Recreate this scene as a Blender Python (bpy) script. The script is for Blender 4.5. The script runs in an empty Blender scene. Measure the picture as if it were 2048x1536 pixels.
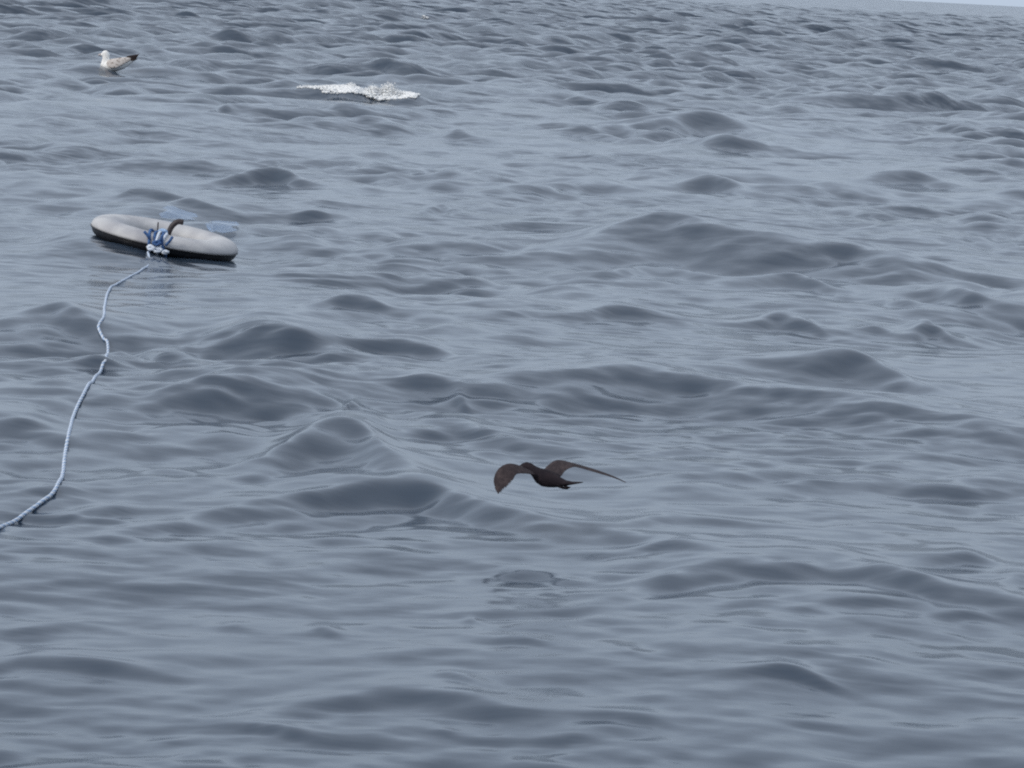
import bpy, bmesh, math, random
import numpy as np
from mathutils import Vector, Matrix, Euler

random.seed(7); rng = np.random.default_rng(11)
sc = bpy.context.scene
col = sc.collection
R = math.radians

# ------------------------------------------------------------------ camera
F = 7200.0                       # focal length in photo pixels (2048 wide)
CAM = Vector((0.0, 0.0, 1.5))
PITCH, ROLL = math.atan(807.0 / F), R(3.0)
cd = bpy.data.cameras.new('camera'); cam = bpy.data.objects.new('camera', cd); col.objects.link(cam)
cd.sensor_width = 36.0; cd.lens = 36.0 * F / 2048.0
cd.clip_start = 0.1; cd.clip_end = 60000
RM = Matrix.Rotation(R(90) - PITCH, 3, 'X') @ Matrix.Rotation(ROLL, 3, 'Z')
cam.matrix_world = Matrix.Translation(CAM) @ RM.to_4x4()
sc.camera = cam

# ------------------------------------------------------------------ sky, sun, exposure
SUN_AZ, SUN_EL = math.atan2(-0.80, -0.60), R(30)
w = bpy.data.worlds.new('World'); sc.world = w; w.use_nodes = True
nt = w.node_tree; nt.nodes.clear()
out = nt.nodes.new('ShaderNodeOutputWorld'); bg = nt.nodes.new('ShaderNodeBackground')
sky = nt.nodes.new('ShaderNodeTexSky'); sky.sky_type = 'NISHITA'; sky.sun_disc = False
sky.sun_elevation = SUN_EL; sky.sun_rotation = SUN_AZ; sky.dust_density = 3.0; sky.air_density = 1.0
mixn = nt.nodes.new('ShaderNodeMix'); mixn.data_type = 'RGBA'; mixn.inputs[0].default_value = 0.80
# overcast cloud sheet: brighter and more neutral overhead than at the horizon, as an even overcast is
tcw = nt.nodes.new('ShaderNodeTexCoord'); sep = nt.nodes.new('ShaderNodeSeparateXYZ'); nt.links.new(tcw.outputs['Generated'], sep.inputs[0])
grad = nt.nodes.new('ShaderNodeMix'); grad.data_type = 'RGBA'; pw = nt.nodes.new('ShaderNodeMath'); pw.operation = 'POWER'; pw.use_clamp = True; pw.inputs[1].default_value = 1.0; nt.links.new(sep.outputs[2], pw.inputs[0]); nt.links.new(pw.outputs[0], grad.inputs[0])
grad.inputs[6].default_value = (5.05, 6.0, 7.4, 1); grad.inputs[7].default_value = (8.8, 9.2, 9.9, 1)
nt.links.new(grad.outputs[2], mixn.inputs[7])
nt.links.new(sky.outputs[0], mixn.inputs[6]); nt.links.new(mixn.outputs[2], bg.inputs[0])
bg.inputs[1].default_value = 0.10
nt.links.new(bg.outputs[0], out.inputs[0])
sl = bpy.data.lights.new('sun', 'SUN'); sl.energy = 1.3; sl.angle = R(14); sl.color = (1.0, 0.96, 0.9)
so = bpy.data.objects.new('sun', sl); col.objects.link(so)
sd = Vector((math.sin(SUN_AZ) * math.cos(SUN_EL), math.cos(SUN_AZ) * math.cos(SUN_EL), math.sin(SUN_EL)))
so.rotation_euler = sd.to_track_quat('Z', 'Y').to_euler(); so.location = sd * 60
sc.view_settings.view_transform = 'Standard'; sc.view_settings.look = 'None'
sc.view_settings.exposure = 0.26; sc.view_settings.gamma = 1.0
sc.cycles.filter_width = 2.1
sc.cycles.use_denoising = False

# ------------------------------------------------------------------ helpers
def tag(o, label=None, cat=None, group=None, kind=None):
    if label: o['label'] = label
    if cat: o['category'] = cat
    if group: o['group'] = group
    if kind: o['kind'] = kind
    return o

def empty(name, loc):
    o = bpy.data.objects.new(name, None); col.objects.link(o); o.location = loc; o.empty_display_size = 0.05
    return o

def mesh_obj(name, verts, faces, mat=None, parent=None, smooth=True):
    me = bpy.data.meshes.new(name); me.from_pydata([tuple(v) for v in verts], [], [tuple(f) for f in faces]); me.update()
    if smooth: me.polygons.foreach_set('use_smooth', [True] * len(me.polygons))
    o = bpy.data.objects.new(name, me); col.objects.link(o)
    if mat: me.materials.append(mat)
    if parent: o.parent = parent
    return o

def loft(rings, closed_ends=True):
    """rings: list of lists of points with equal count -> verts, faces"""
    n = len(rings[0]); V = [p for r_ in rings for p in r_]; Fc = []
    for i in range(len(rings) - 1):
        for j in range(n):
            Fc.append((i * n + j, i * n + (j + 1) % n, (i + 1) * n + (j + 1) % n, (i + 1) * n + j))
    if closed_ends:
        Fc.append(tuple(range(n - 1, -1, -1))); b = (len(rings) - 1) * n; Fc.append(tuple(range(b, b + n)))
    return V, Fc

def smooth_path(pts, step):
    """Catmull-Rom through pts, resampled"""
    P = [Vector(p) for p in pts]; P = [2 * P[0] - P[1]] + P + [2 * P[-1] - P[-2]]
    o = []
    for i in range(1, len(P) - 2):
        n = max(2, int((P[i + 1] - P[i]).length / step))
        for k in range(n):
            t = k / n; a, b, c, d = P[i - 1], P[i], P[i + 1], P[i + 2]
            o.append(0.5 * ((2 * b) + (c - a) * t + (2 * a - 5 * b + 4 * c - d) * t * t + (3 * b - a - 3 * c + d) * t ** 3))
    o.append(P[-2]); return o

def tube(path, rad, n=8):
    """rad: number or list"""
    rings = []; up = Vector((0, 0, 1)); prev = None
    for i, p in enumerate(path):
        t = (path[min(i + 1, len(path) - 1)] - path[max(i - 1, 0)]).normalized()
        a = t.cross(up) if prev is None else prev - t * prev.dot(t)
        if a.length < 1e-5: a = t.cross(Vector((1, 0, 0)))
        a.normalize(); b = t.cross(a); prev = a
        r_ = rad[i] if isinstance(rad, (list, tuple)) else rad
        rings.append([p + (a * math.cos(2 * math.pi * j / n) + b * math.sin(2 * math.pi * j / n)) * r_ for j in range(n)])
    return loft(rings)

def ray(px, py):
    return (RM @ Vector(((px - 1024) / F, -(py - 768) / F, -1.0))).normalized()

def at_z(px, py, z):
    d = ray(px, py); return CAM + d * ((z - CAM.z) / d.z)

def at_dist(px, py, dist):
    """point on the pixel's ray at horizontal range dist"""
    d = ray(px, py); return CAM + d * (dist / math.hypot(d.x, d.y))

def pmat(name, color, rough=0.6, spec=0.5, noise=None, bump=None, alpha=None):
    m = bpy.data.materials.new(name); m.use_nodes = True; t = m.node_tree
    b = t.nodes['Principled BSDF']; b.inputs['Base Color'].default_value = (*color, 1); b.inputs['Roughness'].default_value = rough
    b.inputs['Specular IOR Level'].default_value = spec
    if alpha is not None: b.inputs['Alpha'].default_value = alpha
    tc = t.nodes.new('ShaderNodeTexCoord')
    if noise:                     # (scale, other colour, low, high)
        nz = t.nodes.new('ShaderNodeTexNoise'); nz.inputs['Scale'].default_value = noise[0]; nz.inputs['Detail'].default_value = 5
        t.links.new(tc.outputs['Object'], nz.inputs['Vector'])
        cr = t.nodes.new('ShaderNodeValToRGB'); cr.color_ramp.elements[0].position = noise[2]; cr.color_ramp.elements[1].position = noise[3]
        cr.color_ramp.elements[0].color = (*color, 1); cr.color_ramp.elements[1].color = (*noise[1], 1)
        t.links.new(nz.outputs['Fac'], cr.inputs[0]); t.links.new(cr.outputs[0], b.inputs['Base Color'])
    if bump:
        nz2 = t.nodes.new('ShaderNodeTexNoise'); nz2.inputs['Scale'].default_value = bump[0]; nz2.inputs['Detail'].default_value = 4
        t.links.new(tc.outputs['Object'], nz2.inputs['Vector'])
        bp = t.nodes.new('ShaderNodeBump'); bp.inputs['Strength'].default_value = bump[1]; bp.inputs['Distance'].default_value = bump[2]
        t.links.new(nz2.outputs['Fac'], bp.inputs['Height']); t.links.new(bp.outputs[0], b.inputs['Normal'])
    return m

# ------------------------------------------------------------------ the sea
# crests read off the photograph: crest line in pixels, depth of the wave's face in pixels, steepness
CRESTS = [
 ([(160,318),(250,305),(330,305),(420,312),(480,330)],35,.24), ([(390,372),(470,352),(560,337),(610,358)],25,.36),
 ([(230,392),(275,373),(350,388)],18,.36), ([(345,408),(380,404),(440,418)],16,.36), ([(880,258),(922,245),(958,262)],22,.3),
 ([(790,342),(845,331),(895,348)],22,.3), ([(925,345),(970,333),(1020,345)],15,.28), ([(415,222),(450,209),(480,220)],14,.3),
 ([(600,308),(680,305),(740,315)],12,.26), ([(720,302),(770,304),(820,315)],10,.25),
 ([(250,180),(370,170),(480,162),(600,165),(700,163),(800,167),(880,180)],34,.42),
 ([(360,130),(520,132),(640,125),(760,115),(840,128)],34,.36), ([(575,422),(640,423),(690,435)],15,.28),
 ([(590,408),(650,405),(725,412)],9,.34), ([(845,420),(885,405),(915,420)],22,.28), ([(820,458),(940,455),(1024,440),(1110,440)],16,.32),
 ([(0,635),(60,625),(115,620),(160,635),(205,652)],42,.28), ([(340,690),(420,668),(490,657),(550,662),(640,672),(700,685)],70,.24),
 ([(200,725),(245,705),(290,700),(380,708),(460,722)],42,.3), ([(610,622),(690,610),(740,612),(790,630)],20,.26),
 ([(740,692),(800,688),(870,695),(930,715)],30,.28), ([(1040,642),(1150,635),(1230,612),(1290,625)],28,.26),
 ([(300,795),(390,775),(480,780),(550,800)],48,.2), ([(-60,850),(0,852),(60,850),(135,868)],36,.26), ([(770,780),(850,770),(940,785)],25,.27),
 ([(790,845),(850,840),(940,850),(1000,870),(1060,890)],42,.26), ([(510,905),(600,870),(660,857),(730,870),(775,915)],85,.26),
 ([(400,1030),(480,998),(600,985),(720,965),(820,955),(900,990),(1000,1030),(1100,1045),(1230,1065)],58,.29),
 ([(890,805),(915,803),(945,820)],20,.25), ([(100,1045),(180,1015),(270,1012)],20,.24), ([(680,828),(702,812),(728,826)],16,.26),
 ([(-40,1272),(50,1255),(125,1250)],13,.26), ([(-60,1335),(0,1325),(60,1306),(150,1305),(220,1320),(330,1338)],36,.28),
 ([(160,1245),(240,1258),(340,1275)],13,.24), ([(420,1254),(470,1252),(510,1260)],10,.25), ([(600,1260),(640,1252),(690,1268)],18,.27),
 ([(660,1392),(740,1378),(830,1382),(930,1400),(1020,1422)],48,.27), ([(480,1438),(570,1455),(650,1480),(720,1494)],22,.25),
 ([(905,1250),(940,1243),(970,1250)],10,.3), ([(845,1456),(880,1460),(920,1474)],14,.27), ([(850,1352),(900,1355),(980,1375)],16,.25),
 ([(930,750),(1000,740),(1060,735),(1140,745),(1210,738),(1290,732),(1340,735),(1400,750),(1480,770),(1580,783),(1680,797),(1780,812),(1900,830),(2080,848)],95,.26),
 ([(1500,708),(1600,700),(1700,705),(1760,725),(1830,755),(1890,782)],65,.26), ([(1270,715),(1350,722),(1470,735)],13,.26),
 ([(1710,948),(1800,955),(1880,970),(2070,962)],36,.23), ([(1240,1052),(1330,1032),(1390,1033),(1485,1046)],26,.23), ([(1330,905),(1390,900),(1450,912)],11,.23),
 ([(1250,1112),(1320,1096),(1400,1102)],19,.26), ([(1200,1197),(1290,1165),(1380,1130),(1450,1112),(1600,1112),(1720,1118),(1800,1145),(1850,1175),(1965,1198)],52,.27),
 ([(985,1152),(1050,1142),(1145,1156)],26,.24), ([(1840,1122),(1920,1112),(1990,1125)],23,.26), ([(1990,1172),(2040,1158),(2110,1165)],32,.27),
 ([(1590,1227),(1660,1212),(1745,1207)],15,.3), ([(1480,1344),(1560,1342),(1610,1355),(1650,1372),(1735,1400)],24,.34),
 ([(1045,1432),(1150,1425),(1280,1435),(1365,1460)],19,.27), ([(1530,1456),(1620,1450),(1715,1460)],16,.24), ([(1085,1484),(1140,1478),(1205,1486)],14,.26),
 ([(1210,1310),(1250,1308),(1290,1318)],12,.27), ([(990,1283),(1060,1285),(1125,1302)],12,.26), ([(1830,1235),(1930,1228),(2010,1240)],18,.24),
 ([(1180,252),(1270,232),(1340,225),(1400,210),(1440,215),(1500,240),(1560,258),(1640,277)],45,.27), ([(1615,190),(1680,172),(1725,178),(1765,190)],30,.4),
 ([(1755,180),(1800,172),(1830,184)],13,.36), ([(1730,205),(1870,190),(1900,198),(1960,206)],22,.34), ([(1720,358),(1790,345),(1850,350),(1905,368)],25,.28), ([(1620,368),(1700,375),(1790,384)],14,.28),
 ([(1350,364),(1420,352),(1480,370),(1525,392)],30,.26), ([(1020,377),(1120,370),(1210,352),(1275,370)],28,.25),
 ([(1120,478),(1180,455),(1250,442),(1330,435),(1400,450),(1460,468),(1510,458),(1570,465),(1680,472),(1780,485),(1880,503)],95,.26),
 ([(1225,547),(1280,528),(1340,530),(1425,552)],30,.26), ([(1495,554),(1570,545),(1640,565),(1665,580)],30,.26), ([(1775,600),(1830,605),(1890,620)],18,.26),
 ([(1820,577),(1930,580),(2025,607)],36,.23), ([(1485,642),(1550,627),(1620,645),(1655,667)],26,.29), ([(1685,660),(1750,655),(1800,667)],12,.3),
 ([(1815,662),(1860,645),(1905,662)],26,.28), ([(940,178),(1060,168),(1200,164),(1350,172),(1500,190)],16,.16),
 ([(1280,262),(1330,256),(1390,270)],18,.26), ([(1990,258),(2040,250),(2090,258)],14,.28), ([(1960,330),(2010,325),(2060,338)],16,.26),
 ([(30,300),(-20,298),(-80,305)][::-1],14,.28), ([(60,245),(90,240),(150,250)],10,.26), ([(150,212),(200,212),(260,222)],9,.26),
]

PK = 1.05
PACK = []
for pts, T, s in CRESTS:
    s *= 1.3
    my = sum(p[1] for p in pts) / len(pts); mx = sum(p[0] for p in pts) / len(pts)
    g = at_z(mx, my, 0.03); p = CAM.z * F / g.y
    wd = T / (0.62 * s * p / CAM.z + p * p / (CAM.z * F)); H = 0.47 * s * wd
    # part of a crest line's rise and fall in the picture is height, part is depth; far off it is nearly all height
    kd = min(max(p / 1400, .15), .75); W = []
    for px, py in pts:
        b_ = my + (px - mx) * math.tan(ROLL); q = at_z(px, b_ + kd * (py - b_), H * .9)
        W.append((q.x, q.y, min(max((1 - kd) * (b_ - py) * g.y / F, -.75 * H), .9 * H)))
    W.sort(); xs = np.array([q[0] for q in W]); ys = np.array([q[1] for q in W]); hs = np.array([q[2] for q in W])
    L = xs[-1] - xs[0]; EX = .38 if L > 1.2 else .75                       # the crest runs on, lower, past the dark part
    m0 = .5 * (ys[1] - ys[0]) / (xs[1] - xs[0]); m1 = .5 * (ys[-1] - ys[-2]) / (xs[-1] - xs[-2])
    xs = np.r_[xs[0] - EX * L, xs, xs[-1] + EX * L]; ys = np.r_[ys[0] - m0 * EX * L, ys, ys[-1] + m1 * EX * L]
    gx = np.linspace(xs[0], xs[-1], 2400); gy = np.interp(gx, xs, ys); ga = np.interp(gx, xs, np.r_[hs[0], hs, hs[-1]])
    k = np.exp(-np.linspace(-2, 2, 401) ** 2); k /= k.sum()
    t = (gx - xs[0]) / (xs[-1] - xs[0])
    # wobble of the crest so it does not read as a ruled ridge
    gy += wd * 0.22 * np.sin(t * random.uniform(6, 12) + random.uniform(0, 6))
    gy = np.convolve(np.pad(gy, 200, mode='reflect', reflect_type='odd'), k, 'valid')
    uu = np.abs(2 * t - 1); tp = np.clip(np.exp(-(uu / .52) ** 2.2) - np.exp(-(1 / .52) ** 2.2), 0, 1) * (1 + 0.22 * np.sin(t * random.uniform(9, 16) + random.uniform(0, 6)))
    ga = np.convolve(np.pad(ga, 200, mode='edge'), k, 'valid')
    PACK.append((gx, gy, tp * (H + ga) * (1.0 if p > 420 else .72), wd))

# wind sea: spectral height tiles with sharpened crests, low-passed copies for the distance
class Tile:
    def __init__(self, L, lam_hi, lam_lo, slope, rot, spread, seed, levels, n0, chop, peak_pow=0.0):
        self.L, self.c, self.s, self.lam_lo = L, math.cos(rot), math.sin(rot), lam_lo
        g = np.random.default_rng(seed); self.maps = []
        def spec(N):
            k1 = np.fft.fftfreq(N, L / N) * 2 * np.pi; KX, KY = np.meshgrid(k1, k1, indexing='ij'); K = np.hypot(KX, KY); K[0, 0] = 1e-6
            return KX, KY, K
        Nb = 1024; kmax = Nb // 2
        noise = g.normal(size=(2 * kmax, 2 * kmax)) + 1j * g.normal(size=(2 * kmax, 2 * kmax))
        for lv in range(levels):
            lc = lam_lo * 2 ** lv; N = n0 if lv == 0 else max(512, n0 // 2)
            KX, KY, K = spec(N)
            # wind direction in tile space
            wx, wy = math.sin(.12 - rot), math.cos(.12 - rot)
            ca = np.abs((KX * wx + KY * wy) / K)
            A = K ** (-2.0 + peak_pow) * (ca ** spread + .10) * np.exp(-(2 * np.pi / lam_hi / K) ** 4 * .8) * np.exp(-(K * lc / (2 * np.pi)) ** 4 * .35)
            A[0, 0] = 0
            H = np.zeros((N, N), complex); m = min(N, 2 * kmax) // 2
            for a0, a1, b0, b1 in ((0, m, 0, m), (0, m, -m, None), (-m, None, 0, m), (-m, None, -m, None)):
                H[a0:a1, b0:b1] = noise[a0:a1, b0:b1]
            H *= A; h = np.real(np.fft.ifft2(H)) * N * N
            if lv == 0:
                sl = np.sqrt(np.mean(np.gradient(h, L / N, axis=0) ** 2 + np.gradient(h, L / N, axis=1) ** 2)); self.k = slope / sl
            h = h * self.k; Q = H * self.k * N * N
            if chop:
                Dx = np.real(np.fft.ifft2(-1j * KX / K * Q)); Dy = np.real(np.fft.ifft2(-1j * KY / K * Q))
                I, J = np.meshgrid(np.arange(N), np.arange(N), indexing='ij'); u, v = I.astype(float), J.astype(float)
                for it in range(3):
                    dx, dy = self._bl(Dx, u, v), self._bl(Dy, u, v)
                    u = I - chop * dx * N / L; v = J - chop * dy * N / L
                h = self._bl(h, u, v)
            self.maps.append(h.astype(np.float32))
    @staticmethod
    def _bl(h, u, v):
        N = h.shape[0]; i = np.floor(u).astype(np.int64); j = np.floor(v).astype(np.int64); f = u - i; g = v - j; i %= N; j %= N; i2 = (i + 1) % N; j2 = (j + 1) % N
        return h[i, j] * (1 - f) * (1 - g) + h[i2, j] * f * (1 - g) + h[i, j2] * (1 - f) * g + h[i2, j2] * f * g
    def sample(self, x, y, res, shift=0.0):
        u = (x * self.c + y * self.s) / self.L; v = (-x * self.s + y * self.c) / self.L
        lv = np.clip(np.log2(np.maximum(3.2 * res / self.lam_lo, 1e-3)), 0, len(self.maps) - .001) + 0 * x
        out = np.zeros_like(x)
        for l in range(len(self.maps)):
            wt = np.clip(1 - np.abs(lv - l), 0, 1); m = np.nonzero(wt > 0)
            if len(m[0]):
                N = self.maps[l].shape[0]; out[m] += wt[m] * self._bl(self.maps[l], u[m] * N, v[m] * N)
        return out
SEA_A = Tile(27.0, 3.6, .20, .125, R(23), 3.0, 3, 7, 1024, 1.35)
SEA_B = Tile(17.0, 1.3, .13, .120, R(-31), 2.2, 8, 6, 1024, 1.3)
SEA_D = Tile(97.0, 15.0, 2.2, .060, R(37), 3.0, 21, 5, 512, 1.0)
SEA_C = Tile(5.3, .40, .05, .090, R(14), 1.4, 5, 3, 768, .6)

RC = at_dist(328.7, 478.0, 11.8 * F / 4500)           # middle of the float ring
RING_TILT = R(8.6)

def lerp01(a, b, x): return np.clip((x - a) / (b - a), 0, 1)

def sea(x, y, res=None):
    x = np.asarray(x, float); y = np.asarray(y, float)
    r = np.hypot(x, y)
    if res is None: res = np.maximum(0.0023 * r, 0.00087 * r)
    patch = 0.75 + 0.5 * np.sin(.9 * x + .35 * y + 1.2 + .8 * np.sin(.4 * y)) * np.sin(.33 * x - .62 * y + .5) + 0.35 * np.sin(2.1 * x + .9 * y + 2) * np.sin(1.3 * y - .7 * x)
    patch = np.clip(patch, .18, 1.5); far = lerp01(40, 90, r)
    gain = np.interp(r, [6, 10, 20, 34, 50, 80, 160], [.36, .46, .76, 1.08, 1.85, 2.5, 3.2])      # the breeze picks up away from the boat's lee
    grp = np.clip(.62 + .75 * np.sin(1.05 * x + .28 * y + .9 * np.sin(.31 * y + .5 * x)) * np.sin(.47 * y - .6 * x + 1.3) + .35 * np.sin(.83 * y + 1.9 * x) + .14, .42, 1.5)   # waves run in groups
    gain = gain * (grp + (1 - grp) * lerp01(40, 60, r))
    z = SEA_A.sample(x, y, res) * gain + SEA_B.sample(x, y, res) * gain * (.7 + .35 * patch)
    z += SEA_C.sample(x, y, res) * patch * 1.45 * (1 - lerp01(25, 45, r)) + SEA_D.sample(x, y, res) * (.25 + 1.5 * lerp01(45, 160, r) + 1.6 * lerp01(250, 500, r))
    xf, yf, zf = x.ravel(), y.ravel(), z.reshape(-1).copy()
    yf = yf + np.clip(3.2 * zf, -.45, .45)
    order = None
    for gx, gy, gh, wd in PACK:
        m = np.nonzero((xf > gx[0]) & (xf < gx[-1]) & (yf > gy.min() - 2.2 * wd) & (yf < gy.max() + 3.0 * wd))[0]
        if not len(m): continue
        yc = np.interp(xf[m], gx, gy); hh = np.interp(xf[m], gx, gh)
        u = (yf[m] - yc) / wd
        e_ = np.maximum(.11, .0055 * np.hypot(xf[m], yf[m]) / wd); us = np.sqrt(u * u + e_ * e_) - e_
        pr = np.where(u < 0, np.clip(1 - us, 0, 1) ** 1.75, np.clip(1 - us / 3.0, 0, 1) ** 1.5)
        tr = -.16 * np.exp(-((u + 1.1) / .5) ** 2)
        zf[m] += PK * hh * (pr + tr)
    z = zf.reshape(x.shape)
    # water carrying the ring leans with the wave it rides on
    dx, dy = x - RC.x, y - RC.y
    wr = np.exp(-((np.abs(dx) / .62) ** 4 + (np.abs(dy) / .8) ** 4))
    plane = RC.z - .044 - np.tan(RING_TILT) * np.clip(dx, -.7, .6) + .006 * np.sin(9 * dx + 5 * dy) + .004 * np.sin(-6 * dx + 17 * dy) + .003 * np.sin(21 * dx + 9 * dy)
    return z * (1 - wr) + plane * wr

def sea1(x, y): return float(sea(np.array([x]), np.array([y]))[0])

def on_sea(px, py, lift=0.0):
    d = ray(px, py); h = math.hypot(d.x, d.y)
    fl = min(CAM.z * h / max(-d.z, 1e-4), 240.0); rr = np.arange(fl * .62, fl * 1.5, max(.004, fl * .0006)); X = d.x / h * rr; Y = d.y / h * rr; Z = CAM.z + d.z / h * rr
    hit = np.nonzero(Z <= sea(X, Y) + lift)[0]
    i = hit[0] if len(hit) else len(rr) - 1
    return Vector((X[i], Y[i], Z[i]))

def build_sea():
    rr = np.concatenate([np.geomspace(.4, 5, 30)[:-1], np.geomspace(5, 65, 900)[:-1], np.geomspace(65, 400, 650)[:-1], np.geomspace(400, 1000, 60)[:-1], np.geomspace(1000, 30000, 40)])
    a1, a2 = R(9.0), R(26.0)
    th = np.concatenate([np.linspace(-a1, a1, 560)[:-1], np.linspace(a1, a2, 90)[:-1], np.linspace(a2, 2 * math.pi - a2, 72)[:-1], np.linspace(-a2, -a1, 90)[:-1] + 2 * math.pi])
    nr, na = len(rr), len(th)
    dr = np.gradient(rr); da = np.gradient(th); da[0] = da[1]; da[-1] = da[-2]
    A, Rr = np.meshgrid(th, rr)
    res = np.maximum(dr[:, None], Rr * da[None, :] * 1.2)
    X = Rr * np.sin(A); Y = Rr * np.cos(A)
    Z = sea(X, Y, res); Z *= np.clip((9000 - Rr) / 8000, 0, 1)
    co = np.stack([X, Y, Z], -1).reshape(-1, 3)
    co = np.vstack([co, [[0, 0, float(Z[0].mean())]]]).astype(np.float32)
    i = np.arange(nr - 1)[:, None]; j = np.arange(na)[None, :]; j2 = (j + 1) % na
    q = np.stack(np.broadcast_arrays(i * na + j, (i + 1) * na + j, (i + 1) * na + j2, i * na + j2), -1).reshape(-1, 4)[:, ::-1]
    jj = np.arange(na); tri = np.stack([np.full(na, nr * na), jj, (jj + 1) % na], -1)[:, ::-1]
    me = bpy.data.meshes.new('sea_water'); me.vertices.add(len(co)); me.vertices.foreach_set('co', co.ravel())
    loops = np.concatenate([q.ravel(), tri.ravel()]).astype(np.int32); me.loops.add(len(loops)); me.loops.foreach_set('vertex_index', loops)
    npoly = len(q) + len(tri); me.polygons.add(npoly)
    st = np.concatenate([np.arange(len(q)) * 4, len(q) * 4 + np.arange(len(tri)) * 3]).astype(np.int32)
    me.polygons.foreach_set('loop_start', st); me.polygons.foreach_set('use_smooth', np.ones(npoly, bool))
    me.update(calc_edges=True); me.validate()
    o = bpy.data.objects.new('sea_water', me); col.objects.link(o)
    return o

def water_mat():
    m = bpy.data.materials.new('sea_water'); m.use_nodes = True; t = m.node_tree; b = t.nodes['Principled BSDF']
    b.inputs['Base Color'].default_value = (.032, .049, .074, 1); b.inputs['Roughness'].default_value = .15; b.inputs['IOR'].default_value = 1.333
    g = t.nodes.new('ShaderNodeNewGeometry')
    def nz(scale, sx, sy, detail, rot):
        mp = t.nodes.new('ShaderNodeMapping'); mp.inputs['Scale'].default_value = (sx, sy, 1); mp.inputs['Rotation'].default_value = (0, 0, rot)
        n = t.nodes.new('ShaderNodeTexNoise'); n.inputs['Scale'].default_value = scale; n.inputs['Detail'].default_value = detail
        t.links.new(g.outputs['Position'], mp.inputs[0]); t.links.new(mp.outputs[0], n.inputs['Vector']); return n
    def mth(op, a_, b_):
        n = t.nodes.new('ShaderNodeVectorMath'); n.operation = op
        for i_, v_ in enumerate((a_, b_)):
            if hasattr(v_, 'is_linked'): t.links.new(v_, n.inputs['Scale' if (op == 'SCALE' and i_ == 1) else i_])
            elif op == 'SCALE' and i_ == 1: n.inputs['Scale'].default_value = v_
            else: n.inputs[i_].default_value = v_
        return n.outputs[0]
    def rng_(v, a0, a1, b0, b1):
        n = t.nodes.new('ShaderNodeMapRange'); t.links.new(v, n.inputs[0])
        for i_, q in enumerate((a0, a1, b0, b1)): n.inputs[i_ + 1].default_value = q
        return n.outputs[0]
    half = (.5, .5, .5)
    n1 = nz(5.5, .45, 1.0, 2, .12); n2 = nz(.30, .7, 1, 3, .1); n3 = nz(1.1, .55, 1.0, 4, .1)
    ln = t.nodes.new('ShaderNodeVectorMath'); ln.operation = 'LENGTH'; t.links.new(g.outputs['Position'], ln.inputs[0])
    fine = mth('SCALE', mth('MULTIPLY', mth('SUBTRACT', n1.outputs['Color'], half), (.5, 1, 0)), rng_(n2.outputs['Fac'], .40, .64, .16, .62))
    mid = mth('SCALE', mth('MULTIPLY', mth('SUBTRACT', n3.outputs['Color'], half), (.5, 1, 0)), rng_(ln.outputs['Value'], 25, 120, .08, 2.8))
    n4 = nz(13.0, .5, 1.0, 3, -.1)
    tiny = mth('SCALE', mth('MULTIPLY', mth('SUBTRACT', n4.outputs['Color'], half), (.6, 1, 0)), rng_(n2.outputs['Fac'], .36, .62, .14, .46))
    nn = mth('NORMALIZE', mth('ADD', mth('ADD', mth('ADD', g.outputs['Normal'], fine), mid), tiny), (0, 0, 0))
    t.links.new(nn, b.inputs['Normal'])
    return m

water = build_sea(); water.data.materials.append(water_mat()); tag(water, 'grey blue choppy sea under an overcast sky', 'water', kind='structure')

# ------------------------------------------------------------------ float ring
M_grey = pmat('worn_grey_vinyl', (.29, .29, .31), .55, .4, noise=(6, (.50, .50, .50), .34, .68), bump=(60, .25, .004))
M_black = pmat('wet_black_rubber', (.006, .007, .010), .45, .3, noise=(9, (.014, .015, .018), .4, .7), bump=(40, .2, .003))
M_hose = pmat('dark_rubber_hose', (.035, .028, .030), .5, .4, bump=(90, .3, .003))
M_wrope = pmat('white_rope_fibre', (.60, .65, .72), .8, .2, noise=(60, (.50, .55, .63), .4, .7))
M_lash = pmat('dark_blue_rope_fibre', (.035, .08, .20), .8, .2, noise=(60, (.07, .15, .32), .4, .7))
M_brope = pmat('blue_rope_fibre', (.24, .36, .54), .8, .2, noise=(60, (.34, .46, .64), .4, .7))

ring = empty('float_ring', RC); ring.rotation_euler = (R(2.2), RING_TILT, R(4))
tag(ring, 'pale grey topped black inflatable ring float with rope lashed round its near side', 'float ring')
RMAJ, TA, TB = .300, .084, .054
def torus_part(a0, a1, grow, nseg, close):
    V, Fc = [], []; N = 96
    for i in range(N):
        ph = 2 * math.pi * i / N
        dent = 1 - .035 * max(0, math.cos(ph + 1.75)) ** 12 + .012 * math.sin(3 * ph + 1)
        for k in range(nseg + (0 if close else 1)):
            a = a0 + (a1 - a0) * k / nseg; ca, sa = math.cos(a), math.sin(a)
            e = .86
            rr = RMAJ + (TA + grow) * dent * math.copysign(abs(ca) ** e, ca); zz = (TB + grow) * dent * math.copysign(abs(sa) ** e, sa)
            V.append((rr * math.cos(ph), rr * math.sin(ph), zz))
    n = nseg + (0 if close else 1)
    for i in range(N):
        for k in range(nseg):
            a, b = i * n + k, i * n + (k + 1) % n; c, d = ((i + 1) % N) * n + (k + 1) % n, ((i + 1) % N) * n + k
            Fc.append((d, c, b, a)[::-1] if False else (a, d, c, b))
    return V, Fc
V, Fc = torus_part(0, 2 * math.pi, 0, 28, True); tb = mesh_obj('inner_tube', V, Fc, M_black, ring)
V, Fc = torus_part(R(2), R(190), .003, 22, False); cv = mesh_obj('top_cover', V, Fc, M_grey, ring)
md = cv.modifiers.new('thick', 'SOLIDIFY'); md.thickness = .0025; md.offset = 1
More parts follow.
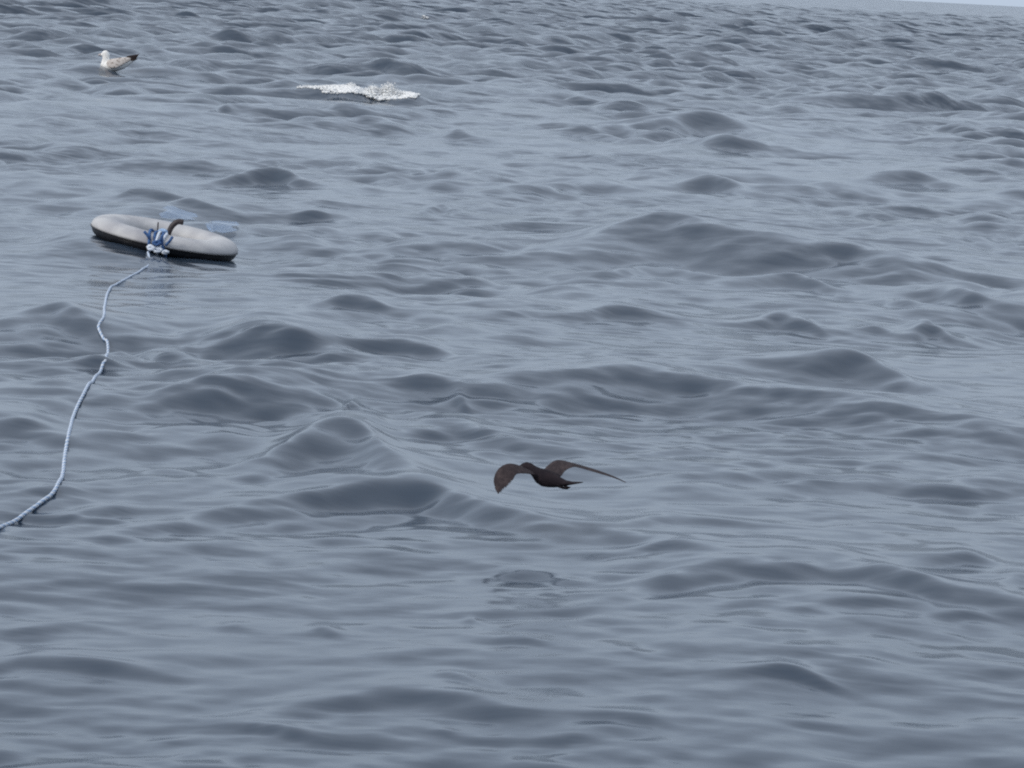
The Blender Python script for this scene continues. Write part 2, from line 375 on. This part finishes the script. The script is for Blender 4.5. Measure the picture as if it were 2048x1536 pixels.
# weld seam round the cover's outer edge
V, Fc = [], []
pth = [Vector(((RMAJ + TA + .0035) * math.cos(2 * math.pi * i / 96), (RMAJ + TA + .0035) * math.sin(2 * math.pi * i / 96), .001)) for i in range(97)]
V, Fc = tube(pth, .004, 6); mesh_obj('seam', V, Fc, M_black, cv)

RW = Matrix.Translation(RC) @ ring.rotation_euler.to_matrix().to_4x4(); RWI = RW.inverted()
def ring_pt(phi, a, grow=0.0):
    ca, sa = math.cos(a), math.sin(a)
    rr = RMAJ + (TA + grow) * ca; return Vector((rr * math.cos(phi), rr * math.sin(phi), (TB + grow) * sa))
PH = R(-94)                                 # where the lashing sits on the near side
# dark hose hook standing up out of the ring's opening
b0 = ring_pt(PH + .16, R(150), .004)
hp = smooth_path([b0 + Vector((.0, .0, -.05)), b0 + Vector((.0, .0, .0)), b0 + Vector((.002, .0, .045)), b0 + Vector((.014, .0, .078)), b0 + Vector((.036, .0, .100)), b0 + Vector((.064, .0, .102))], .006)
V, Fc = tube(hp, [.011 + .0035 * min(1, i / len(hp) * 1.6) for i in range(len(hp))], 12); mesh_obj('hose_hook', V, Fc, M_hose, ring)
b1 = ring_pt(PH - .08, R(150), .002)
V, Fc = tube(smooth_path([b1 + Vector((-.004, 0, -.02)), b1 + Vector((-.006, 0, .04)), b1 + Vector((-.010, 0, .078))], .008), .0035, 8); mesh_obj('valve_stem', V, Fc, M_hose, ring)

# ------------------------------------------------------------------ rope
rope = empty('tow_rope', RC); tag(rope, 'blue and white twisted rope trailing from the ring float across the water', 'rope')
def strands(path, rad, pitch, names, parent, phase0=0.0, sides=5):
    L = 0.0; fr = []
    for i, p in enumerate(path):
        if i: L += (p - path[i - 1]).length
        t = (path[min(i + 1, len(path) - 1)] - path[max(i - 1, 0)]).normalized()
        a = t.cross(Vector((0, 0, 1)))
        a = a.normalized() if a.length > 1e-4 else Vector((1, 0, 0))
        fr.append((p, a, t.cross(a).normalized(), L))
    n = len(names)
    for k, (nm, mt) in enumerate(names):
        pp = []
        for p, a, b, l in fr:
            an = 2 * math.pi * (l / pitch + k / n) + phase0
            pp.append(p + (a * math.cos(an) + b * math.sin(an)) * rad * .52)
        V, Fc = tube(pp, rad * .56, sides); o = mesh_obj(nm, [v - RC for v in V], Fc, mt, parent)
PXR = [(297,512),(299,524),(290,537),(278,545),(250,560),(228,572),(215,590),(209,615),(208,632),(198,650),(198,662),(207,680),(216,697),(213,712),(205,735),(190,755),
       (170,785),(155,815),(145,840),(137,870),(132,900),(128,930),(125,955),(112,980),(80,1010),(45,1033),(0,1057),(-70,1090),(-160,1140),(-260,1210)]
wp = []
for i, (px, py) in enumerate(PXR):
    if i == 0: wp.append(RW @ ring_pt(PH - .10, R(-35), .012)); continue
    g = on_sea(px, py); wp.append(g)
pth = smooth_path(wp, .02)
# resample evenly and lay on the water
S = np.array([p[:] for p in pth]); dl = np.r_[0, np.cumsum(np.linalg.norm(np.diff(S, axis=0), axis=1))]
N = int(dl[-1] / .0055); ss = np.linspace(0, dl[-1], N)
XS = np.interp(ss, dl, S[:, 0]); YS = np.interp(ss, dl, S[:, 1]); ZS = np.interp(ss, dl, S[:, 2]); ZW = sea(XS, YS)
kern = np.hanning(63); kern /= kern.sum(); ZW = np.convolve(np.pad(ZW, 31, mode='edge'), kern, 'valid')
bl = np.clip(ss / .16, 0, 1)
float_h = .0035 + .0025 * np.sin(ss * 3.1) - .013 * np.exp(-((ss - .45) / .25) ** 2)
ZR = ZS * (1 - bl) + (ZW + float_h) * bl
path = [Vector((XS[i], YS[i], ZR[i])) for i in range(N)]
strands(path, .0057, .048, [('strand', M_wrope), ('strand', M_wrope), ('strand', M_brope)], rope)
# lashing: turns of rope round the near side of the tube
for k, off in enumerate((-.095, -.045, .0, .05, .10)):
    lp = [RW @ ring_pt(PH + off + (.05 if k % 2 else -.06) * math.sin(a) + .012 * math.sin(3 * a + k), a, .011 + .003 * math.sin(5 * a + k)) for a in np.linspace(0, 2 * math.pi, 90)]
    V, Fc = tube(lp, .0075, 8)
    mesh_obj('lashing_turn', [v - RC for v in V], Fc, M_lash if k in (0, 2, 4) else M_wrope, rope)
def knot(phi, a, size, mat, turns, seed):
    rnd = random.Random(seed); c = RW @ ring_pt(phi, a, .018)
    pts = []
    for i in range(turns * 6):
        an = i * 1.15; pts.append(c + Vector((math.cos(an) * size * rnd.uniform(.3, 1.5), -.006 + rnd.uniform(-.016, .006), math.sin(an) * size * .62 * rnd.uniform(.3, 1.3))))
    V, Fc = tube(smooth_path(pts, .005), .0062, 8); mesh_obj('knot', [v - RC for v in V], Fc, mat, rope)
knot(PH - .07, R(-8), .019, M_wrope, 4, 1); knot(PH + .02, R(-12), .018, M_wrope, 4, 2); knot(PH + .13, R(-14), .013, M_wrope, 3, 3)
knot(PH + .03, R(112), .016, M_brope, 3, 4); knot(PH + .00, R(15), .016, M_lash, 3, 5)
for (p0, a0, dv) in ((PH - .10, R(25), Vector((-.030, -.01, .040))), (PH + .12, R(15), Vector((.034, -.01, .046))), (PH + .02, R(20), Vector((.02, -.01, .04)))):
    c = RW @ ring_pt(p0, a0, .014)
    V, Fc = tube(smooth_path([c, c + dv * .5 + Vector((.004, -.006, 0)), c + dv], .008), .0075, 8); mesh_obj('loose_end', [v - RC for v in V], Fc, M_lash, rope)

# pale blue film of plastic floating behind the ring
M_film = pmat('pale_blue_film', (.26, .40, .62), .4, .5, noise=(6, (.36, .48, .66), .35, .7), alpha=.2)
def film(pxs, py0, py1, name, label):
    c = on_sea(sum(pxs) / 2, (py0 + py1) / 2); e = empty(name, c)
    a = on_sea(pxs[0], (py0 + py1) / 2 - 3); b = on_sea(pxs[1], (py0 + py1) / 2 + 3)
    nx, ny = 26, 16; V, Fc = [], []
    for i in range(nx):
        for j in range(ny):
            s, t_ = i / (nx - 1), j / (ny - 1) - .5
            p = a.lerp(b, s); ed = math.sin(math.pi * min(max(s, .04), .96)) ** .5
            y = p.y + t_ * .60 * ed * (1 + .25 * math.sin(7 * s + 1)); x = p.x + .02 * math.sin(9 * t_ + 5 * s)
            V.append((x, y, 0.0))
    X = np.array([v[0] for v in V]); Y = np.array([v[1] for v in V]); Z = np.max([sea(X + ox, Y + oy) for ox in (-.06, 0, .06) for oy in (-.1, 0, .1)], axis=0)
    V = [(x, y, z + .010 + .008 * math.sin(9 * x + 5 * y)) for x, y, z in zip(X, Y, Z)]
    for i in range(nx - 1):
        for j in range(ny - 1): Fc.append((i * ny + j, (i + 1) * ny + j, (i + 1) * ny + j + 1, i * ny + j + 1))
    o = mesh_obj(name, V, Fc, M_film); md = o.modifiers.new('thick', 'SOLIDIFY'); md.thickness = .001
    bpy.data.objects.remove(e); tag(o, label, 'plastic film'); return o
film((326, 388), 432, 446, 'plastic_film', 'pale blue plastic film afloat just behind the dark hook of the ring float')
film((418, 470), 446, 466, 'plastic_film', 'pale blue plastic film afloat behind the right end of the ring float')

# ------------------------------------------------------------------ foam of the breaking crest
M_foam = pmat('white_foam', (.74, .75, .75), .8, .3)
def icos():
    bm = bmesh.new(); bmesh.ops.create_icosphere(bm, subdivisions=1, radius=1.0); V = np.array([v.co[:] for v in bm.verts]); Fc = np.array([[v.index for v in f.verts] for f in bm.faces]); bm.free(); return V, Fc
IV, IF = icos()
def foam(name, prof, count, label, rmin=.003, rmax=.019, thin=False):
    """prof: list of (px, top py, bottom py) along the breaking crest"""
    P = np.array(prof, float); AV, AF = [], []; n = 0; rnd = random.Random(5); cache = {}
    wts = np.maximum(P[:, 2] - P[:, 1], .5); cum = np.cumsum((wts[1:] + wts[:-1]) / 2 * np.diff(P[:, 0])); 
    bs = [on_sea(a_[0], a_[2]) for a_ in prof]; fit = np.polyfit(P[:, 0], [math.hypot(b_.x, b_.y) for b_ in bs], 1)
    Q, VV = [], []
    for k in range(count):
        u = rnd.random() * cum[-1]; i = int(np.searchsorted(cum, u)); f = rnd.random()
        px = P[i, 0] * (1 - f) + P[i + 1, 0] * f; t0 = P[i, 1] * (1 - f) + P[i + 1, 1] * f; t1 = P[i, 2] * (1 - f) + P[i + 1, 2] * f
        v = rnd.random() ** 1.25; t0 += 1.4 * math.sin(px * .53) + 1.2 * math.sin(px * 1.37 + 1) + .8 * math.sin(px * 3.1)
        px += rnd.gauss(0, 3.5)
        if math.sin(px * .9 + v * 3) + math.sin(px * .37 - v * 7) + math.sin(px * 2.3 + v * 11) < (-.9 if thin else -1.5) + rnd.uniform(-.5, .5): continue
        q = at_dist(px, t1 + (t0 - t1) * v, fit[0] * px + fit[1] + v * .22 + rnd.uniform(-.05, .12)); Q.append(q[:]); VV.append(v)
    Q = np.array(Q); ZQ = sea(Q[:, 0], Q[:, 1])
    for q, v, zz in zip(Q, VV, ZQ):
        q[2] = zz + max(q[2] - zz, .004) * rnd.random() ** .45
        s = rmin + (rmax - rmin) * rnd.random() ** 2.6 * (1.15 - .7 * v)
        sc3 = np.array([rnd.uniform(.8, 1.9), rnd.uniform(.8, 1.4), rnd.uniform(.6, 1.1)])
        jit = 1 + rng.uniform(-.25, .25, (len(IV), 1))
        AV.append(IV * jit * s * sc3 + q); AF.append(IF + n); n += len(IV)
    o = mesh_obj(name, np.vstack(AV), np.vstack(AF).tolist(), M_foam); tag(o, label, 'foam', kind='stuff'); return o
foam('whitecap_foam', [(652,184,186),(668,181,186),(690,176,188),(698,166,190),(704,163,190),(712,172,188),(722,180,186),(735,178,188),(748,166,193),(758,178,198),(770,168,199),(777,162,199),(784,166,200),(792,176,200),(800,182,200),(812,184,200),(832,191,195)], 8000,
     'bright white foam breaking on the distant wave crest')
foam('foam_patch', [(598,174,177),(612,168,175),(625,171,178),(640,173,178),(655,178,187),(664,182,187)], 800, 'thin broken streak of white foam left of the whitecap', .003, .011, True)
foam('foam_fleck', [(846,34,37),(850,33,38),(858,32,37)], 12, 'tiny pale fleck of foam far off near the top edge', .02, .04)

# ------------------------------------------------------------------ gull on the water
def remesh(o, vox, smooth=0, factor=.5):
    m = o.modifiers.new('r', 'REMESH'); m.mode = 'VOXEL'; m.voxel_size = vox; m.use_smooth_shade = True
    if smooth:
        s = o.modifiers.new('s', 'SMOOTH'); s.iterations = smooth; s.factor = factor
    dg = bpy.context.evaluated_depsgraph_get(); me = bpy.data.meshes.new_from_object(o.evaluated_get(dg))
    o.modifiers.clear(); mats = [m_ for m_ in o.data.materials]; o.data = me
    if not me.materials:
        for m_ in mats: me.materials.append(m_)
    me.polygons.foreach_set('use_smooth', [True] * len(me.polygons))

def ell(c, ax1, ax2, n=16): return [c + ax1 * math.cos(2 * math.pi * k / n) + ax2 * math.sin(2 * math.pi * k / n) for k in range(n)]

gw = on_sea(170 + 800 / 14.63, 80 + 885 / 14.63)
GS = gw.length / F / 14.63                  # metres per unit of the gull's close-up
def gp(cx, cy, side): return Vector(((cx - 800) * GS, -side, (880 - cy) * GS))
def gull_loft(secs, n=16):
    rings = []
    for i, (cx, cy, rx, ry, hw) in enumerate(secs):   # centre, section half extents along tilt, half width
        rings.append(ell(gp(cx, cy, 0), Vector((rx * GS, 0, ry * GS)), Vector((0, hw * GS, 0)), n))
    return loft(rings)
gull = empty('gull', gw); gull.rotation_euler = (0, R(-1.5), R(-6))
tag(gull, 'white headed gull with mottled brown wings sitting on the far water', 'gull')
def white_mat():
    return pmat('white_plumage', (.82, .82, .80), .85, .2, noise=(18, (.62, .60, .57), .5, .8))
M_gw = white_mat(); M_gm = pmat('mottled_grey_brown_plumage', (.54, .50, .47), .85, .2, noise=(34, (.20, .16, .13), .52, .66))
M_gd = pmat('dark_brown_flight_feathers', (.030, .022, .022), .8, .2, noise=(26, (.07, .05, .045), .5, .7)); M_bill = pmat('pinkish_bill', (.50, .43, .41), .5)
M_eye = pmat('dark_eye', (.01, .01, .01), .15)
# body: breast to rump, then neck and head, fused
V1, F1 = gull_loft([(500,760,10,40,30),(540,760,30,130,110),(620,760,20,165,170),(760,740,0,185,215),(950,720,-10,180,215),(1120,680,-20,150,180),(1260,625,-25,105,125),(1380,575,-25,60,75),(1440,555,-10,25,40)])
V2, F2 = gull_loft([(600,830,150,0,140),(590,720,140,0,135),(595,620,112,0,110),(605,540,98,0,95),(610,480,100,0,92),(600,420,108,0,92),(590,360,92,0,80),(590,325,55,0,45),(590,312,15,0,12)])
Vh, Fh = gull_loft([(660,410,8,40,35),(620,410,10,88,80),(550,415,5,88,78),(500,425,5,62,55),(465,435,2,38,30),(450,437,0,15,12)])
n1, n2 = len(V1), len(V1) + len(V2)
body = mesh_obj('body', V1 + V2 + Vh, F1 + [tuple(i + n1 for i in f) for f in F2] + [tuple(i + n2 for i in f) for f in Fh], M_gw, gull); remesh(body, .006, 6)
V, Fc = gull_loft([(475,432,2,30,22),(430,436,0,26,17),(395,446,2,20,12),(374,458,2,8,6)], 10); mesh_obj('bill', V, Fc, M_bill, gull)
for s in (1, -1):
    bm = bmesh.new(); bmesh.ops.create_icosphere(bm, subdivisions=2, radius=8 * GS); bmesh.ops.translate(bm, vec=gp(525, 395, s * 74 * GS), verts=bm.verts)
    me = bpy.data.meshes.new('eye'); bm.to_mesh(me); bm.free(); me.materials.append(M_eye); o = bpy.data.objects.new('eye', me); col.objects.link(o); o.parent = gull
    # folded wing: shield lying along the flank, then the crossed primaries
    rings = []
    for cx, cy, h, sd, th in ((660,690,20,165,16),(700,690,95,190,26),(800,685,130,212,30),(950,665,135,214,30),(1090,620,115,190,28),(1210,575,85,150,24),(1320,545,52,105,18),(1370,532,20,85,8)):
        rings.append(ell(gp(cx, cy, s * sd * GS), Vector((-.18 * h * GS, s * .22 * h * GS, h * GS)), Vector((0, -s * th * GS, th * .3 * GS)), 14))
    V, Fc = loft(rings); wg = mesh_obj('folded_wing', V, Fc, M_gm, gull)
    rings = []
    for cx, cy, h, sd, th in ((1180,545,40,120,12),(1260,525,75,105,14),(1380,515,92,70,13),(1460,500,88,45,10),(1530,440,40,22,7),(1580,384,5,8,3)):
        rings.append(ell(gp(cx, cy, s * sd * GS), Vector((.15 * h * GS, 0, h * GS)), Vector((0, th * GS, 0)), 10))
    V, Fc = loft(rings); mesh_obj('primary_feathers', V, Fc, M_gd, wg)
rings = []
for cx, cy, h, hw in ((1330,590,30,70),(1420,570,24,95),(1490,548,16,105),(1525,535,6,100)): rings.append(ell(gp(cx, cy, 0), Vector((0, 0, h * GS)), Vector((0, hw * GS, 0)), 12))
V, Fc = loft(rings); mesh_obj('tail', V, Fc, M_gd, gull)

# ------------------------------------------------------------------ petrel in flight
BD = 6.0 * F / 4500; PC = at_dist(940 + 850 / 5.69, 880 + 420 / 5.69, BD)
BS = BD / F / 5.69 * 1.012                  # metres per unit of the petrel's close-up
AX = RM @ Vector((1, 0, 0)); AY = RM @ Vector((0, 1, 0)); AZ = RM @ Vector((0, 0, 1))   # photo right, up, towards the boat
def bp_(cx, cy, wd): return AX * ((cx - 850) * BS) + AY * ((420 - cy) * BS) + AZ * -wd
M_pb = pmat('sooty_plumage', (.012, .009, .0125), .85, .15, noise=(45, (.022, .016, .019), .45, .7), bump=(160, .4, .004))
petrel = empty('storm_petrel', PC); tag(petrel, 'sooty brown storm petrel flying low over the waves with bowed wings', 'seabird')
HD = (AX * -math.cos(R(33)) - AZ * math.sin(R(33)) + AY * .12).normalized()
SD = HD.cross(Vector((0, 0, 1))).normalized()
def bw(cx): return -(cx - 850) * BS * .62
rings = []
for cx, cy, rv, rh in ((545,330,4,4),(560,322,22,20),(595,312,46,42),(640,308,58,52),(690,322,58,54),(730,360,66,62),(780,405,92,86),(840,430,104,98),(900,445,98,92),(960,462,80,76),(1020,478,58,60),(1080,487,36,52),(1150,486,20,52),(1220,480,12,56),(1262,477,6,50)):
    rings.append(ell(bp_(cx, cy, bw(cx)), (AY * .97 + HD * -.1) * rv * BS, SD * rh * BS, 18))
V, Fc = loft(rings)
def wing(secs, thick):
    """secs: leading point, trailing point (both (x, y, depth)), thickness"""
    rings = []
    for (lx, ly, lw), (tx, ty, tw), th in secs:
        a, b = bp_(lx, ly, lw), bp_(tx, ty, tw); ch = b - a; up = AY * .9 - AX * .1
        up = (up - ch.normalized() * up.dot(ch.normalized())); up.normalize()
        prof = [(0, 0), (.08, .8), (.25, 1), (.5, .8), (.8, .45), (1, .12), (1, -.12), (.8, -.35), (.5, -.5), (.25, -.6), (.08, -.5)]
        rings.append([a + ch * s + up * (h * th * thick - .035 * ch.length * (2 * s - 1) ** 2) for s, h in prof])
    rings = [[Vector(q) for q in r_] for r_ in rings]
    # refine along the span
    fine = []
    for i in range(len(rings[0])):
        fine.append(smooth_path([r_[i] for r_ in rings], 1e9))
    n = 5; cols_ = []
    for i in range(len(rings[0])):
        P = [r_[i] for r_ in rings]; P = [2 * P[0] - P[1]] + P + [2 * P[-1] - P[-2]]; o_ = []
        for k in range(1, len(P) - 2):
            for q in range(n):
                t = q / n; a, b, c, d = P[k - 1], P[k], P[k + 1], P[k + 2]
                o_.append(.5 * ((2 * b) + (c - a) * t + (2 * a - 5 * b + 4 * c - d) * t * t + (3 * b - a - 3 * c + d) * t ** 3))
        o_.append(P[-2]); cols_.append(o_)
    return loft([list(r_) for r_ in zip(*cols_)])
near = wing([((790,380,.030),(1010,455,-.010),1.1), ((835,335,.046),(1028,420,.004),1.0), ((895,280,.066),(1055,390,.022),.95), ((960,238,.086),(1092,346,.040),.9), ((1030,234,.098),(1150,318,.052),.8),
             ((1160,268,.108),(1215,312,.066),.7), ((1320,312,.114),(1350,350,.078),.62), ((1500,370,.116),(1520,402,.088),.55), ((1650,428,.114),(1668,450,.096),.48), ((1760,482,.110),(1770,492,.102),.42), ((1790,497,.107),(1793,500,.104),.35)], .0042)
farw = wing([((650,345,-.004),(760,390,-.022),1.0), ((575,300,-.018),(670,378,-.040),1.0), ((500,268,-.034),(590,372,-.060),.95), ((420,262,-.050),(530,380,-.076),.9), ((340,300,-.064),(500,430,-.090),.85),
             ((288,372,-.076),(455,492,-.098),.75), ((270,450,-.086),(412,540,-.102),.65), ((282,530,-.094),(372,576,-.104),.55), ((305,585,-.100),(345,598,-.105),.45), ((322,604,-.103),(332,606,-.104),.35)], .0042)
for W_ in (near, farw):
    n0 = len(V); V = V + W_[0]; Fc = Fc + [tuple(i + n0 for i in f) for f in W_[1]]
pb = mesh_obj('body', V, Fc, M_pb, petrel); remesh(pb, .0013, 3, .4)
M_pw = pmat('brown_flight_feathers', (.034, .0265, .029), .85, .15, noise=(70, (.060, .046, .047), .45, .7), bump=(220, .5, .004)); pb.data.materials.append(M_pw)
spine = [bp_(cx, cy, bw(cx)) for cx, cy in ((560,322),(640,308),(730,360),(840,430),(960,462),(1080,487),(1262,477))]
fc = np.empty(len(pb.data.polygons) * 3); pb.data.polygons.foreach_get('center', fc); fc = fc.reshape(-1, 3); best = np.full(len(fc), 9.0)
for a, b in zip(spine, spine[1:]):
    a = np.array(a); ab = np.array(b) - a; t = np.clip((fc - a) @ ab / (ab @ ab), 0, 1); best = np.minimum(best, np.linalg.norm(fc - a - t[:, None] * ab, axis=1))
pb.data.polygons.foreach_set('material_index', (best > .034 + .005 * rng.random(len(fc))).astype(np.int32))
# webbed feet trailing under the tail
for k, (x0, y0, dw) in enumerate(((1000, 530, .0), (1020, 522, -.014))):
    b = bw(1020) + dw; c = [bp_(x0 - 30, y0 - 20, b), bp_(x0 + 20, y0 + 8, b), bp_(x0 + 60, y0 + 14 - 6 * k, b)]
    V, Fc = tube(smooth_path(c, .004), .0016, 6); ft = mesh_obj('foot', V, Fc, M_pb, petrel)
    p = c[-1]; V, Fc = loft([ell(p - AX * .004, AY * .002, AZ * .003, 8), ell(p + AX * .004, AY * .0034, AZ * .007, 8), ell(p + AX * .011 - AY * .0015, AY * .0022, AZ * .010, 8), ell(p + AX * .0145, AY * .001, AZ * .008, 8)])
    mesh_obj('web', V, Fc, M_pb, ft)
hb = bp_(560, 322, bw(560)); V, Fc = tube([hb, hb + HD * .008 - AY * .001, hb + HD * .013 - AY * .004], [.0042, .0032, .0012], 8); mesh_obj('bill', V, Fc, M_eye, petrel)
for s in (1, -1):
    bm = bmesh.new(); bmesh.ops.create_icosphere(bm, subdivisions=2, radius=.0026); bmesh.ops.translate(bm, vec=bp_(618, 300, bw(618)) + SD * s * .0105, verts=bm.verts)
    me = bpy.data.meshes.new('eye'); bm.to_mesh(me); bm.free(); me.materials.append(M_eye); o = bpy.data.objects.new('eye', me); col.objects.link(o); o.parent = petrel
